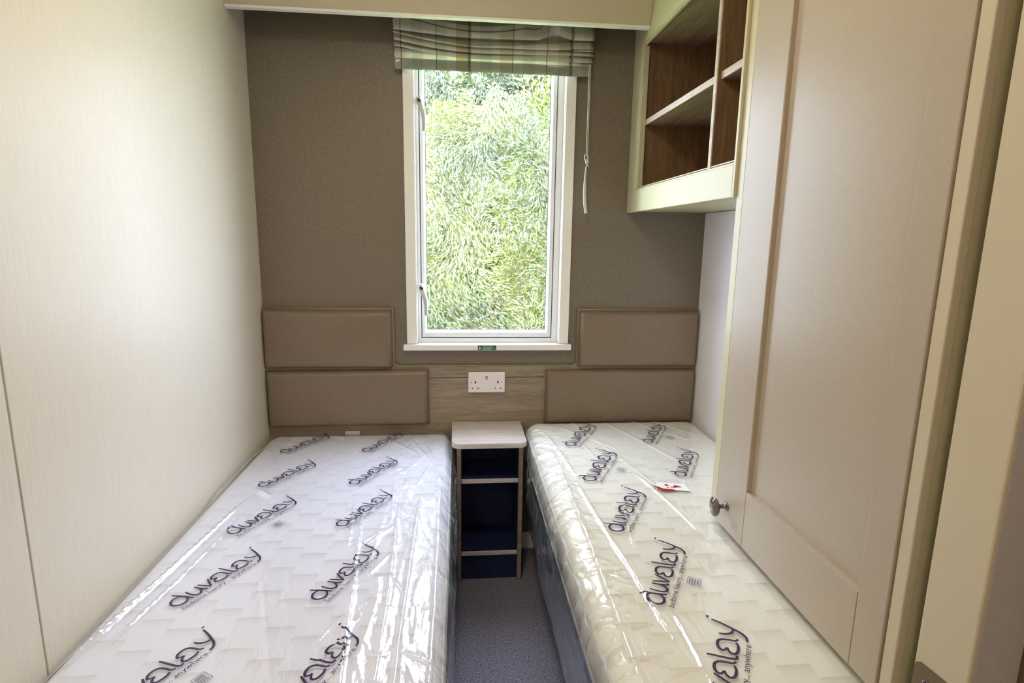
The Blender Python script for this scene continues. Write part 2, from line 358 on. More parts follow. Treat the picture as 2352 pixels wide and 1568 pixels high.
def handle(zp, k):
    bm = bmesh.new()
    lathe(bm, [(-.0, .017), (.010, .0165), (.013, .014), (.014, .0)], (.588, .026, zp+.002), (0, -1, 0), 28)
    lathe(bm, [(-.0, .010), (.018, .0095), (.022, .008), (.023, 0)], (.5985, .022, zp+.006), (0, -1, 0), 24)
    h = fin('window_handle', bm, 'white_upvc', win, origin=(.594, .02, zp), smooth=True)
    pts = [(.597, -.004, zp+.012), (.600, -.010, zp-.002), (.606, -.016, zp-.020), (.613, -.020, zp-.040), (.6155, -.021, zp-.068), (.6155, -.020, zp-.104)]
    bm = bmesh.new(); tube(bm, pts, [(.0130, .0130), (.0140, .010), (.0125, .009), (.0100, .0080), (.0085, .0070), (.0062, .006)], 16)
    fin('lever', bm, 'grey_metal', h, smooth=True)
    bm = bmesh.new(); lathe(bm, [(0, .0062), (.002, .006), (.0022, 0)], (.5985, -.0225, zp+.001), (0.1, -1, .1), 20, sc=(.8, 1.3)); fin('lock_button', bm, 'dark_hole', h, label='dark oval lock button')
handle(1.785, 0); handle(1.107, 1)

# ================================================================== ROMAN BLIND
bl = thing('roman_blind', 'grey and cream plaid roman blind gathered above the window, under the pelmet', 'blind', (.870, -.02, 1.885))
keysL = [(.340, -.018), (.250, -.030), (.185, -.040), (.1290, -.052), (.140, -.022), (.1180, -.046), (.128, -.020), (.0960, -.043), (.106, -.018), (.0780, -.040), (.088, -.016), (.040, -.030), (0, -.034)]
keysM = [(.340, -.018), (.250, -.032), (.180, -.052), (.1080, -.064), (.122, -.024), (.0800, -.056), (.092, -.022), (.0610, -.052), (.072, -.020), (.0420, -.048), (.056, -.018), (.030, -.034), (0, -.036)]
keysR = [(.340, -.018), (.250, -.030), (.185, -.044), (.1200, -.056), (.128, -.024), (.0840, -.048), (.094, -.022), (.0680, -.046), (.076, -.020), (.0480, -.042), (.056, -.018), (.030, -.032), (0, -.034)]
bx0, bx1 = .515, 1.226; NU = 90
me = bpy.data.meshes.new('blind_cloth'); V = []; UV = []; F = []
def catm(P, n=6):
    out = []
    for i in range(len(P)-1):
        p0 = P[max(i-1, 0)]; p1 = P[i]; p2 = P[i+1]; p3 = P[min(i+2, len(P)-1)]
        for k in range(n):
            t = k/n
            out.append(tuple(.5*((2*p1[a])+(-p0[a]+p2[a])*t+(2*p0[a]-5*p1[a]+4*p2[a]-p3[a])*t*t+(-p0[a]+3*p1[a]-3*p2[a]+p3[a])*t**3) for a in range(len(p1))))
    out.append(tuple(P[-1])); return out
cols = []
for i in range(NU+1):
    u = i/NU; P = []
    for a, mm_, c in zip(keysL, keysM, keysR):
        if u < .42: t = math.sin(u/.42*math.pi/2); q = [a[j]*(1-t)+mm_[j]*t for j in (0, 1)]
        else: t = (u-.42)/.58; t = t*t*(3-2*t); q = [mm_[j]*(1-t)+c[j]*t for j in (0, 1)]
        P.append(q)
    # creased pleat toward the right
    tw = math.exp(-((u-.80)/.055)**2); P[3][0] += .030*tw; P[2][1] -= .010*tw; P[3][1] += .012*tw
    tw2 = math.exp(-((u-.72)/.05)**2); P[3][0] -= .006*tw2; P[3][1] -= .008*tw2
    pr = catm(P); s = 0; colv = []
    ln = [0]
    for a, b in zip(pr[::-1], pr[::-1][1:]): s += math.hypot(a[0]-b[0], a[1]-b[1]); ln.append(s)
    ln = ln[::-1]
    for (z, y), l in zip(pr, ln):
        y += .0015*math.sin(u*23+z*60)
        x = bx0+u*(bx1-bx0)
        if u in (0, 1): x += .0012*math.sin(z*200)
        V.append((x, y, 1.885+z)); UV.append((u*.711, l))
n = len(pr)
for i in range(NU):
    for j in range(n-1): F.append((i*n+j, (i+1)*n+j, (i+1)*n+j+1, i*n+j+1))
me.from_pydata(V, [], F); uvl = me.uv_layers.new(name='UVMap')
for l in me.loops: uvl.data[l.index].uv = UV[l.vertex_index]
cl = finish('blind_cloth', me, 'plaid', bl, smooth=True)
md = cl.modifiers.new('thick', 'SOLIDIFY'); md.thickness = .0015
fin('head_rail', B(bx0, bx1, -.016, 0, 2.205, 2.235, .003), 'white_upvc', bl)
fin('bottom_batten', B(bx0+.004, bx1-.004, -.0325, -.028, 1.888, 1.918, .001), 'cloth_white', bl)
# cord loop, knot and fabric pull: parts of the blind
bm = bmesh.new()
for dx, ph in ((-.0022, 0), (.0024, 1)):
    pts = [(1.2135+dx+.0016*k/30, -.052, 1.925-k*(1.925-1.615)/30) for k in range(31)]; tube(bm, pts, .0011, 6)
    for k in range(72):
        z = 1.922-k*.0043; bmesh.ops.create_icosphere(bm, subdivisions=1, radius=.0019, matrix=Matrix.Translation((1.2135+dx+.0016*k/72, -.052, z-ph*.002)))
cd = fin('pull_cord', bm, 'cord', bl, smooth=True)
def loop(c, r, n=18, tilt=.3, zs=1.6):
    return [(c[0]+r*math.cos(2*math.pi*k/n)*.9, c[1]+r*.5*math.sin(2*math.pi*k/n+tilt), c[2]+r*zs*math.sin(2*math.pi*k/n)) for k in range(n+1)]
bm = bmesh.new(); tube(bm, loop((1.2135, -.052, 1.600), .0075), .0022, 7); tube(bm, loop((1.216, -.054, 1.586), .006, tilt=1.2), .0020, 7)
tube(bm, [(1.209, -.052, 1.594), (1.214, -.056, 1.583), (1.219, -.053, 1.574), (1.222, -.052, 1.568)], .0021, 7)
tube(bm, [(1.220, -.054, 1.596), (1.215, -.058, 1.586), (1.216, -.053, 1.572), (1.2135, -.052, 1.565)], .0021, 7)
fin('cord_knot', bm, 'cord', bl, smooth=True)
pts = catm([(1.2145, -.052, 1.570), (1.2125, -.052, 1.540), (1.2115, -.053, 1.490), (1.2140, -.053, 1.440), (1.2205, -.052, 1.398)], 6)
rr = [(.0022+.0075*min(1, i/14), .0016+.002*min(1, i/14)) for i in range(len(pts))]
bm = bmesh.new(); tube(bm, pts, rr, 12); fin('fabric_pull', bm, 'cloth_white', bl, smooth=True, label='white tapering fabric pull')

# ================================================================== HEADBOARD: oak panel with a U cut-out and four leather pads
hb = thing('headboard', 'wide wall-to-wall oak-effect headboard board stepped around the window, behind the padded panels', 'headboard', (.85, 0, .50))
zt, zu = 1.0275, .801; xl, xr = .487, 1.2145; r = .020
def arc(cx, cz, a0, a1, n=6): return [(cx+r*math.cos(math.radians(a0+(a1-a0)*k/n)), cz+r*math.sin(math.radians(a0+(a1-a0)*k/n))) for k in range(n+1)]
poly = [(.002, .40), (1.709, .40), (1.709, zt), (xr, zt)]+arc(xr-r, zu+r, 0, -90)+arc(xl+r, zu+r, 270, 180)+[(xl, zt), (.002, zt)]
bm = bmesh.new(); prism(bm, poly, 'Y', -.010, -.0005); fin('board', bm, 'oak', hb)
# pale edging along the stepped top of the board
path = [(.004, zt), (xl-.0, zt)]+[(xl, zt-.002)]+[(xl, zt-.1)]+arc(xl+r, zu+r, 180, 270)+[(.85, zu)]+arc(xr-r, zu+r, -90, 0)+[(xr, zt-.1), (xr, zt-.002), (xr+.001, zt), (1.708, zt)]
bm = bmesh.new(); tube(bm, [(x, -.0105, z) for x, z in path], (.0028), 6); fin('edge_band', bm, 'piping', hb, smooth=True)
bm = B(.622, 1.088, -.0108, -.0100, .7520, .7538); fin('plank_joint', bm, 'dark_hole', hb, label='dark joint line between two boards')
def pad(x0, x1, z0, z1, label, rip=0, tilt=0):
    """upholstered pad: domed front, rounded edges"""
    t = thing('headboard_pad', label, 'padded panel', ((x0+x1)/2, -.010, z0), 'leather pads on the headboard')
    NX, NZ = 44, 22; D = .034; ed = .016
    bm = bmesh.new(); g = []
    for i in range(NX+1):
        row = []
        for j in range(NZ+1):
            u = i/NX; v = j/NZ
            uu = .5-.5*math.cos(math.pi*u); vv = .5-.5*math.cos(math.pi*v)
            x = x0+uu*(x1-x0); z = z0+vv*(z1-z0)
            dx = min(x-x0, x1-x); dz = min(z-z0, z1-z)
            f = lambda d: 1 if d >= ed else math.sqrt(max(0, 1-((ed-d)/ed)**2))
            dd = f(dx)*f(dz)
            puff = .004*math.sin(math.pi*uu)*math.sin(math.pi*vv)
            crn = .0012*math.sin(30*x+9*z)*dd
            z += tilt*(uu)
            row.append(bm.verts.new((x, -.010-(D-.004)*dd-puff-crn, z)))
        g.append(row)
    for i in range(NX):
        for j in range(NZ): bm.faces.new((g[i][j], g[i+1][j], g[i+1][j+1], g[i][j+1]))
    # back plate
    bd = [g[i][0] for i in range(NX+1)]+[g[NX][j] for j in range(1, NZ+1)]+[g[i][NZ] for i in range(NX-1, -1, -1)]+[g[0][j] for j in range(NZ-1, 0, -1)]
    bm.faces.new(bd)
    bmesh.ops.recalc_face_normals(bm, faces=bm.faces)
    fin('cushion', bm, 'leather', t, smooth=True)
    bm = bmesh.new(); h = .0016
    tube(bm, [(x0+.004, -.0135, z1), (x0+.5*(x1-x0), -.0135, z1+.5*tilt), (x1-.004, -.0135, z1+tilt), (x1, -.0135, z1-.006+tilt), (x1, -.0135, z0+.006+tilt), (x1-.005, -.0135, z0+tilt), (x0+.004, -.0135, z0), (x0, -.0135, z0+.005), (x0, -.0135, z1-.005), (x0+.004, -.0135, z1)], h, 6, cap=False)
    fin('seam', bm, 'leather', t, smooth=True)
    return t
pad(.003, .4835, .797, 1.024, 'brown leather headboard pad above the left bed, upper and shorter of two')
pad(.005, .622, .560, .786, 'brown leather headboard pad just behind the left mattress, lower and longer of two', tilt=.004)
pad(1.2185, 1.706, .797, 1.024, 'brown leather headboard pad right of the window, upper and shorter of two')
pad(1.088, 1.706, .560, .786, 'brown leather headboard pad just behind the right mattress, lower and longer of two')
cp = fin('plastic_clip', B(.291, .348, -.0150, -.0102, .500, .5385, .002), 'fabric_card', None, origin=(.32, -.0125, .50))
cp['label'] = 'small pale grey plastic clip on the board below the lower left pad'; cp['category'] = 'clip'

# double socket
sk = thing('wall_socket', 'white double plug socket on the oak panel above the bedside table', 'socket', (.851, -.010, .692))
zc = .7345; sx0, sx1 = .778, .924; sz0, sz1 = zc-.042, zc+.042
bm = B(sx0, sx1, -.0185, -.0105, sz0, sz1, .003, 3); fin('face_plate', bm, 'socket_white', sk)
for c in (.806, .896):
    for (xa, xb, za, zb) in ((-.0025, .0025, -.004, .006), (-.0142, -.0078, -.026, -.0225), (.0078, .0142, -.026, -.0225)):
        fin('pin_hole', B(c+xa, c+xb, -.0190, -.0184, zc+za, zc+zb), 'dark_hole', sk)
for dx in (-.0605, .0605): fin('screw', cyl(bmesh.new(), (.851+dx, -.0184, zc), (.851+dx, -.0191, zc), .0024, sides=12), 'nickel', sk)
bm = bmesh.new(); box(bm, .845, .857, -.0193, -.0184, zc+.012, zc+.024, .001); u1 = fin('switch_surround', bm, 'socket_white', sk)
bm = bmesh.new(); box(bm, .846, .856, -.0198, -.0190, zc+.020, zc+.0235); fin('usb_port', bm, 'dark_hole', sk)
fin('usb_port', B(.847, .855, -.0198, -.0190, zc+.0125, zc+.015), 'dark_hole', sk)
for c in (.800, .902): fin('rocker_switch', B(c-.006, c+.006, -.0215, -.0184, zc+.014, zc+.030, .0015), 'socket_white', sk)

# ================================================================== BEDSIDE UNIT
bs = thing('bedside_table', 'slim bedside unit with pale wood top and shade-coloured open shelves between the beds', 'bedside table', (.856, -.12, 0))
tx0, tx1, ty0, ty1 = .713, .990, -.266, -.012
rr_ = .032
pl = [(tx0, ty1), (tx0+.002, ty0+rr_)]+[(tx0+.002+rr_-rr_*math.cos(a), ty0+rr_-rr_*math.sin(a)) for a in [math.pi/2*k/8 for k in range(1, 8)]]+[(tx0+rr_, ty0), (tx1-rr_, ty0)]+[(tx1-rr_+rr_*math.sin(a), ty0+rr_-rr_*math.cos(a)) for a in [math.pi/2*k/8 for k in range(1, 8)]]+[(tx1, ty0+rr_), (tx1, ty1)]
bm = bmesh.new(); prism(bm, pl, 'Z', .551, .570)
bmesh.ops.bevel(bm, geom=[e for e in bm.edges if abs(e.verts[0].co.z-e.verts[1].co.z) < 1e-5], offset=.002, segments=2, affect='EDGES')
fin('table_top', bm, 'pale_oak', bs)
bf, bb = -.232, -.014
for xa, xb in ((.733, .749), (.963, .979)):
    fin('side_panel', B(xa, xb, bf, bb, 0, .551, .001), 'oak', bs)
for z0 in (.400, .106):
    sh = fin('shelf', B(.749, .963, bf+.012, bb, z0, z0+.016, .001), 'shade_blue', bs, label='shelf board, shade painted in dark blue')
    fin('shelf_edge', B(.749, .963, bf+.006, bf+.012, z0, z0+.016, .001), 'pale_oak', sh, label='pale wood front edge of the shelf')
for xa, xb in ((.749, .7505), (.9615, .963)): fin('lining', B(xa, xb, bf+.006, bb, 0, .551), 'shade_blue', bs, label='inner face of the side, shade painted in dark blue')
fin('back_panel', B(.749, .963, bb-.008, bb, .0, .551), 'shade_blue', bs, label='back panel, shade painted in dark blue')
fin('plinth', B(.749, .963, bf+.020, bf+.032, 0, .104), 'shade_blue', bs, label='plinth board, shade painted in dark blue')

# ================================================================== FILM SURFACES
def hashn(x, y, s):
    """smooth value noise on arrays"""
    xi = np.floor(x).astype(int); yi = np.floor(y).astype(int); fx = x-xi; fy = y-yi
    fx = fx*fx*(3-2*fx); fy = fy*fy*(3-2*fy)
    def h(a, b): v = np.sin(a*127.1+b*311.7+s*74.7)*43758.5453; return v-np.floor(v)
    return (h(xi, yi)*(1-fx)+h(xi+1, yi)*fx)*(1-fy)+(h(xi, yi+1)*(1-fx)+h(xi+1, yi+1)*fx)*fy
def ridged(x, y, s): return 1-np.abs(2*hashn(x, y, s)-1)
def creases(X, Y, lst):
    D = np.zeros_like(X)
    for (x0, y0, x1, y1, amp, w, bend) in lst:
        dx, dy = x1-x0, y1-y0; Ln = math.hypot(dx, dy); tx, ty = dx/Ln, dy/Ln
        s = ((X-x0)*tx+(Y-y0)*ty)/Ln; t = (X-x0)*(-ty)+(Y-y0)*tx
        t = t-bend*np.sin(np.pi*np.clip(s, 0, 1))
        env = np.clip(s*5, 0, 1)*np.clip((1-s)*5, 0, 1); env = env*env*(3-2*env)
        a = np.abs(t)/w; prof = np.where(t > 0, np.exp(-a*1.3), np.exp(-a*2.6))   # sharp asymmetric fold
        D = np.maximum(D, amp*env*prof)
    return D
class Film:
    """film over a box mattress; U = unrolled coordinate across the bed, Y along it"""
    def __init__(s, x0, x1, yb, yf, z0, z1, r, disp, skirtL, skirtR):
        s.x0, s.x1, s.yb, s.yf, s.z0, s.z1, s.r, s.disp, s.sl, s.sr = x0, x1, yb, yf, z0, z1, r, disp, skirtL, skirtR
    def path(s, U):
        """U in x units on the flat top; past the rounded edges it runs down the sides"""
        x0, x1, r, zt = s.x0, s.x1, s.r, s.z1; q = r*math.pi/2
        X = U.copy(); Z = np.full_like(U, zt); NX = np.zeros_like(U); NZ = np.ones_like(U)
        for sgn, edge in ((-1, x0+r), (1, x1-r)):
            d = (U-edge)*sgn
            a = np.clip(d/r, 0, math.pi/2); on = d > 0; dn = np.maximum(d-q, 0)
            X = np.where(on, edge+sgn*r*np.sin(a), X); Z = np.where(on, zt-r+r*np.cos(a)-dn, Z)
            NX = np.where(on, sgn*np.sin(a), NX); NZ = np.where(on, np.cos(a), NZ)
        return X, Z, NX, NZ
    def point(s, U, Y, lift=0.0):
        X, Z, NX, NZ = s.path(U); D = s.disp(U, Y)+lift+.004
        rb = .055; e = np.clip((Y-(s.yb-rb))/rb, 0, 1)     # rounded far end
        drop = rb*(1-np.sqrt(np.maximum(0, 1-e*e*.98)))
        return X+NX*D, Y, Z+NZ*D-drop*np.where(NZ > .3, 1, .3)
    def mesh(s, name, nu, ny, parent, mat, u0, u1):
        U, Y = np.meshgrid(np.linspace(u0, u1, nu), np.linspace(s.yb-.001, s.yf, ny), indexing='ij')
        X, YY, Z = s.point(U.ravel(), Y.ravel())
        V = np.stack([X, YY, Z], 1); i = np.arange(nu-1)[:, None]*ny+np.arange(ny-1)[None, :]; i = i.ravel()
        Fq = np.stack([i, i+1, i+ny+1, i+ny], 1)
        me = bpy.data.meshes.new(name); me.vertices.add(len(V)); me.vertices.foreach_set('co', V.astype(np.float32).ravel())
        me.loops.add(Fq.size); me.loops.foreach_set('vertex_index', Fq.astype(np.int32).ravel())
        me.polygons.add(len(Fq)); me.polygons.foreach_set('loop_start', np.arange(0, Fq.size, 4, dtype=np.int32)); me.update(calc_edges=True); me.validate()
        return finish(name, me, mat, parent, smooth=True)

rs = np.random.default_rng(5)
cL = [(.137, -.540, .030, -1.36, .016, .010, .006), (.165, -.60, .085, -1.25, .009, .008, .004), (.14, -.55, .19, -.60, .010, .010, 0), (.045, -.16, .010, -.62, .012, .010, .0),
      (.50, -.93, .575, -1.62, .007, .006, -.006), (.565, -.60, .600, -1.66, .009, .008, .008), (.63, -.55, .640, -1.7, .010, .009, -.008), (.675, -.30, .690, -1.66, .008, .008, .003),
      (.47, -.70, .50, -1.02, .006, .006, .004), (.44, -.62, .47, -.92, .005, .008, .0), (.62, -.18, .69, -.62, .008, .007, .004), (.55, -.12, .665, -.42, .007, .006, .0), (.44, -.08, .60, -.30, .005, .008, .0),
      (.30, -1.0, .42, -1.32, .0030, .006, .0), (.52, -.35, .56, -.8, .006, .009, .004), (.10, -.05, .12, -.18, .008, .01, 0), (.2, -.04, .32, -.12, .005, .008, 0)]
for k in range(46):
    x = rs.uniform(.48, .70); y = rs.uniform(-1.6, -.1); a = rs.normal(-math.pi/2, .45); Lc_ = rs.uniform(.05, .22)
    cL.append((x, y, x+Lc_*math.cos(a), y+Lc_*math.sin(a), rs.uniform(.002, .006), rs.uniform(.004, .008), rs.uniform(-.008, .008)))
def dispL(U, Y):
    D = creases(U, Y, cL)
    z = np.clip((U-.47)/.10, 0, 1)
    D = D+z*.0040*ridged(U*26+1.2*hashn(U*5, Y*4, 3), Y*4.5, 2)**2+z*.0016*ridged(U*40+Y*14, Y*16-U*9, 6)**3
    D = D+(1-z)*.0012*hashn(U*14, Y*9, 4)
    side = np.clip((U-.70)/.06, 0, 1); D = D+side*(.008*hashn(U*8, Y*5, 9)+.006*ridged(U*5, Y*18, 10)**2)
    return D
cR = [(1.06, -.30, 1.035, -1.60, .010, .010, .006), (1.10, -.10, 1.30, -.40, .004, .007, .0), (1.18, -.06, 1.24, -.30, .005, .008, .0), (1.045, -.12, 1.10, -.62, .009, .009, .004), (1.09, -.60, 1.135, -1.25, .007, .007, -.006),
      (1.20, -.74, 1.15, -1.02, .005, .006, .004), (1.28, -.55, 1.345, -1.0, .0065, .008, .008), (1.30, -.05, 1.48, -.55, .005, .008, .006), (1.40, -.04, 1.60, -.34, .004, .007, 0), (1.12, -.95, 1.14, -1.35, .006, .006, -.008),
      (1.24, -.30, 1.34, -.74, .004, .007, .0), (1.16, -.20, 1.20, -.5, .0035, .008, 0), (1.50, -.06, 1.66, -.30, .004, .008, 0), (1.16, -1.22, 1.15, -1.5, .005, .006, .004)]
for k in range(60):
    y = rs.uniform(-1.6, -.15); x = 1.055+rs.normal(0, .022); a = rs.uniform(-.9, .5) if rs.random() < .7 else rs.uniform(0, 6.28); Lc_ = rs.uniform(.03, .10)
    cR.append((x-.5*Lc_*math.cos(a), y-.5*Lc_*math.sin(a), x+.5*Lc_*math.cos(a), y+.5*Lc_*math.sin(a), rs.uniform(.0015, .0045), rs.uniform(.003, .006), rs.uniform(-.004, .004)))
def dispR(U, Y):
    D = creases(U, Y, cR)
    z = np.clip((1.12-U)/.05, 0, 1)
    D = D+z*.0042*ridged(U*22+Y*6, Y*26+3*hashn(U*9, Y*9, 3), 12)**2
    D = D+(1-z)*.0014*hashn(U*12, Y*9, 14)
    side = np.clip((1.02-U)/.05, 0, 1); D = D+side*(.008*hashn(U*9, Y*4, 19)+.006*ridged(U*6, Y*9, 20)**2)
    return D
ZL, ZR = .537, .580

def mattress(name_label, x0, x1, yb, yf, z0, z1, mat, loc):
    t = thing('mattress', name_label, 'mattress', loc, 'plastic wrapped mattresses')
    bm = B(x0, x1, yf, yb, z0, z1, .045, 5); fin('mattress_body', bm, mat, t, smooth=True)
    for z in (z0+.035, z1-.035):
        pt = [(x0, yf+.05, z), (x0, yb-.05, z), (x0+.02, yb-.012, z), (x0+.05, yb, z), (x1-.05, yb, z), (x1-.02, yb-.012, z), (x1, yb-.05, z), (x1, yf+.05, z)]
        fin('edge_piping', tube(bmesh.new(), pt, .003, 6), 'fabric_card', t, smooth=True)
    return t
mL = mattress('single mattress in printed clear plastic on the left bed, along the cream wall', .012, .712, -.030, -1.72, ZL-.17, ZL, 'mattress_cool_light', (.36, -.9, ZL-.17))
mR = mattress('single mattress in printed clear plastic on the right bed, beside the wardrobe', 1.006, 1.700, -.050, -1.50, ZR-.17, ZR, 'mattress_warm_light', (1.35, -.8, ZR-.17))
fL = Film(.008, .716, -.016, -1.74, ZL-.17, ZL, .048, dispL, 0, 0)
fR = Film(1.002, 1.704, -.048, -1.515, ZR-.17, ZR, .048, dispR, 0, 0)
wL = fL.mesh('plastic_wrap', 300, 560, mL, 'film', .008+.048-.10, .716-.048+.075+.165)
wR = fR.mesh('plastic_wrap', 300, 500, mR, 'film', 1.002+.048-.075-.165, 1.704-.048+.10)

# loose skirts of plastic hanging below the mattresses
def skirt(parent, xt, xb, ztop, zbot, y0, y1, sgn, seed, label):
    nu, ny = 26, 220; s, Y = np.meshgrid(np.linspace(0, 1, nu), np.linspace(y0, y1, ny), indexing='ij')
    zb = zbot+.05*(hashn(Y*3.1, Y*0+seed, 1)-.5)
    X = xt+(xb-xt)*s+sgn*(.016*(hashn(Y*4.2, s*1.5, seed)-.5)*s+.007*ridged(Y*16, s*2.0, seed+1)*s*(1-.4*s))
    Z = ztop+(zb-ztop)*s
    V = np.stack([X.ravel(), Y.ravel(), Z.ravel()], 1); i = (np.arange(nu-1)[:, None]*ny+np.arange(ny-1)[None, :]).ravel()
    me = bpy.data.meshes.new('hanging_plastic'); me.from_pydata(V.tolist(), [], np.stack([i, i+1, i+ny+1, i+ny], 1).tolist())
    return finish('hanging_plastic', me, 'film_loose', parent, smooth=True, label=label)
skirt(mR, 1.000, 1.022, ZR-.155, .150, -.05, -1.50, -1, 31, 'loose blue-grey plastic hanging below the mattress')
skirt(mL, .722, .728, ZL-.155, .120, -.30, -1.72, 1, 41, 'loose clear plastic hanging below the mattress')

# bed bases
def bed_base(label, x0, x1, y0, y1, ztop):
    t = thing('bed_base', label, 'bed base', ((x0+x1)/2, (y0+y1)/2, 0), 'divan bases under the mattresses')
    fin('divan_box', B(x0, x1, y0, y1, .06, ztop, .006, 2), 'base_fabric', t)
    for x in (x0+.06, x1-.06):
        for y in (y0+.08, y1-.08):
            bm = bmesh.new(); cyl(bm, (x, y, 0), (x, y, .06), .022, .026, 16); fin('foot', bm, 'dark_hole', t)
    return t
bed_base('blue-grey divan base under the left mattress', .020, .700, -1.70, -.03, ZL-.171)
bed_base('blue-grey divan base under the right mattress', 1.045, 1.695, -1.49, -.03, ZR-.171)

# ------------------------------------------------------------------ printing on the plastic
def arcpts(cx, cy, rx, ry, a0, a1, n=14): return [(cx+rx*math.cos(math.radians(a0+(a1-a0)*k/n)), cy+ry*math.sin(math.radians(a0+(a1-a0)*k/n))) for k in range(n+1)]
def sm(P, n=5): return catm(P, n)
def heart(c):
    return [sm([(c+.66, .34), (c+.47, .48), (c+.41, .82), (c+.28, 1.16), (c+.04, 1.30), (c-.30, 1.26), (c-.50, 1.08), (c-.46, .92), (c-.22, .82)]),
            sm([(c-.22, .82), (c-.47, .70), (c-.57, .50), (c-.44, .34), (c-.15, .29), (c+.14, .31), (c+.34, .42)])]
STROKES = [arcpts(.42, .78, .50, .49, 25, 385, 26), sm([(.56, 1.74), (.74, 1.30), (.92, .75), (1.02, .38), (1.14, .30)]),
           sm([(1.22, 1.27), (1.22, .68), (1.36, .36), (1.60, .30), (1.82, .50), (1.92, .85)]), sm([(1.86, 1.27), (1.92, .80), (2.02, .42), (2.18, .32)]),
           [(2.10, 1.27), (2.26, .80), (2.44, .31)], [(2.44, .31), (2.66, .80), (2.88, 1.27)]]+heart(3.50)+[
           sm([(4.12, 1.72), (4.20, 1.10), (4.30, .50), (4.42, .31), (4.62, .34)])]+heart(5.25)+[
           sm([(5.98, 1.30), (6.06, .98), (6.28, .70), (6.62, .62)]), sm([(6.98, 1.78), (6.84, 1.20), (6.64, .62), (6.46, .20), (6.20, -.05), (5.92, -.10)]),
           [(7.02, 1.98), (7.22, 2.02)]]
def stroke2d(P, w, n_sub=1):
    """ribbon quads for a polyline"""
    out = []; L_ = []; n = len(P)
    for i, p in enumerate(P):
        a = P[max(i-1, 0)]; b = P[min(i+1, n-1)]; dx, dy = b[0]-a[0], b[1]-a[1]; l = math.hypot(dx, dy) or 1
        tp = .75+.25*math.sin(math.pi*min(1, max(0, i/(n-1))))
        L_.append(((p[0]-dy/l*w*tp, p[1]+dx/l*w*tp), (p[0]+dy/l*w*tp, p[1]-dx/l*w*tp)))
    for a, b in zip(L_, L_[1:]): out.append([a[0], a[1], b[1], b[0]])
    return out
def text_polys(body, height, width=None):
    cu = bpy.data.curves.new('t', 'FONT'); cu.body = body; cu.size = 1; cu.resolution_u = 2
    ob = bpy.data.objects.new('t', cu); COL.objects.link(ob); bpy.context.view_layer.update()
    dg = bpy.context.evaluated_depsgraph_get(); me = bpy.data.meshes.new_from_object(ob.evaluated_get(dg))
    vs = np.array([v.co[:2] for v in me.vertices]); x0, x1 = vs[:, 0].min(), vs[:, 0].max()
    sx = (width/(x1-x0)) if width else height
    polys = [[((vs[i][0]-x0)*sx, vs[i][1]*height) for i in p.vertices] for p in me.polygons]
    bpy.data.objects.remove(ob); bpy.data.curves.remove(cu); bpy.data.meshes.remove(me); return polys
TAG = text_polys('bedtime luxury... anywhere', .50, 5.7)
def subdiv_poly(poly, mx): return [poly]
def print_on(film, parent, items, name, mat, lift=.0016, label=None):
    """items: list of (polys, origin, angle, unit); polygons are laid on the film surface"""
    bm = bmesh.new()
    for polys, (ox, oy), ang, un in items:
        ca, sa = math.cos(ang), math.sin(ang)
        for P in polys:
            vs = [bm.verts.new((ox+(x*ca-y*sa)*un, oy+(x*sa+y*ca)*un, 0)) for x, y in P]
            try: bm.faces.new(vs)
            except ValueError: pass
    for it in range(3):
        es = [e for e in bm.edges if e.calc_length() > .007]
        if es: bmesh.ops.subdivide_edges(bm, edges=es, cuts=1)
    bmesh.ops.triangulate(bm, faces=bm.faces)
    U = np.array([v.co.x for v in bm.verts]); Y = np.array([v.co.y for v in bm.verts])
    X, YY, Z = film.point(U, Y, lift)
    for v, a, b, c in zip(bm.verts, X, YY, Z): v.co = (a, b, c)
    bmesh.ops.recalc_face_normals(bm, faces=bm.faces)
    return fin(name, bm, mat, parent, label=label)
LOGO = [q for P in STROKES for q in stroke2d(P, .078)]
def logo_items(o, ang, taglen):
    un = taglen/5.7; a = math.radians(ang); ca, sa = math.cos(a), math.sin(a)
    return [(LOGO, o, a, un), (TAG, (o[0]+.30*sa*un, o[1]-.30*ca*un), a, un)]
def mark_items(c, ang, size):
    a = math.radians(ang)
    P = [[(-.5, -.5), (.5, -.5), (.5, -.45), (-.5, -.45)], [(-.5, .45), (.5, .45), (.5, .5), (-.5, .5)], [(-.5, -.5), (-.45, -.5), (-.45, .5), (-.5, .5)], [(.45, -.5), (.5, -.5), (.5, .5), (.45, .5)]]
    P += [[(-.33, y), (.33, y), (.33, y+.10), (-.33, y+.10)] for y in (-.32, -.12, .08, .26)]
    return [(P, c, a, size)]
for o, a, l in [((.137, -.255), 56, .176), ((.156, -.531), 57, .177), ((.176, -.814), 60, .180), ((.173, -1.100), 60, .180), ((.190, -1.392), 61, .180),
                ((.425, -.255), 60, .176), ((.431, -.529), 59.5, .180), ((.446, -.790), 60, .178), ((.461, -1.098), 64, .178), ((.462, -1.405), 63, .180)]:
    print_on(fL, wL, logo_items(o, a, l), 'printed_logo', 'ink')
for o, a, l in [((1.155, -.352), 61, .212), ((1.157, -.644), 61.5, .216), ((1.156, -.940), 60.5, .210), ((1.157, -1.225), 60.5, .202), ((1.158, -1.510), 60, .200),
                ((1.440, -.335), 60, .190), ((1.447, -.625), 60.3, .196)]:
    print_on(fR, wR, logo_items(o, a, l), 'printed_logo', 'ink')
for c in ((.262, -.758), (.300, -1.300), (.520, -.375)): print_on(fL, wL, mark_items(c, 60, .026), 'printed_symbol', 'ink_grey', label='small striped grey square')
for c in ((1.243, -1.146), (1.255, -.552), (1.520, -.272)): print_on(fR, wR, mark_items(c, 60, .028), 'printed_symbol', 'ink_grey', label='small striped grey square')
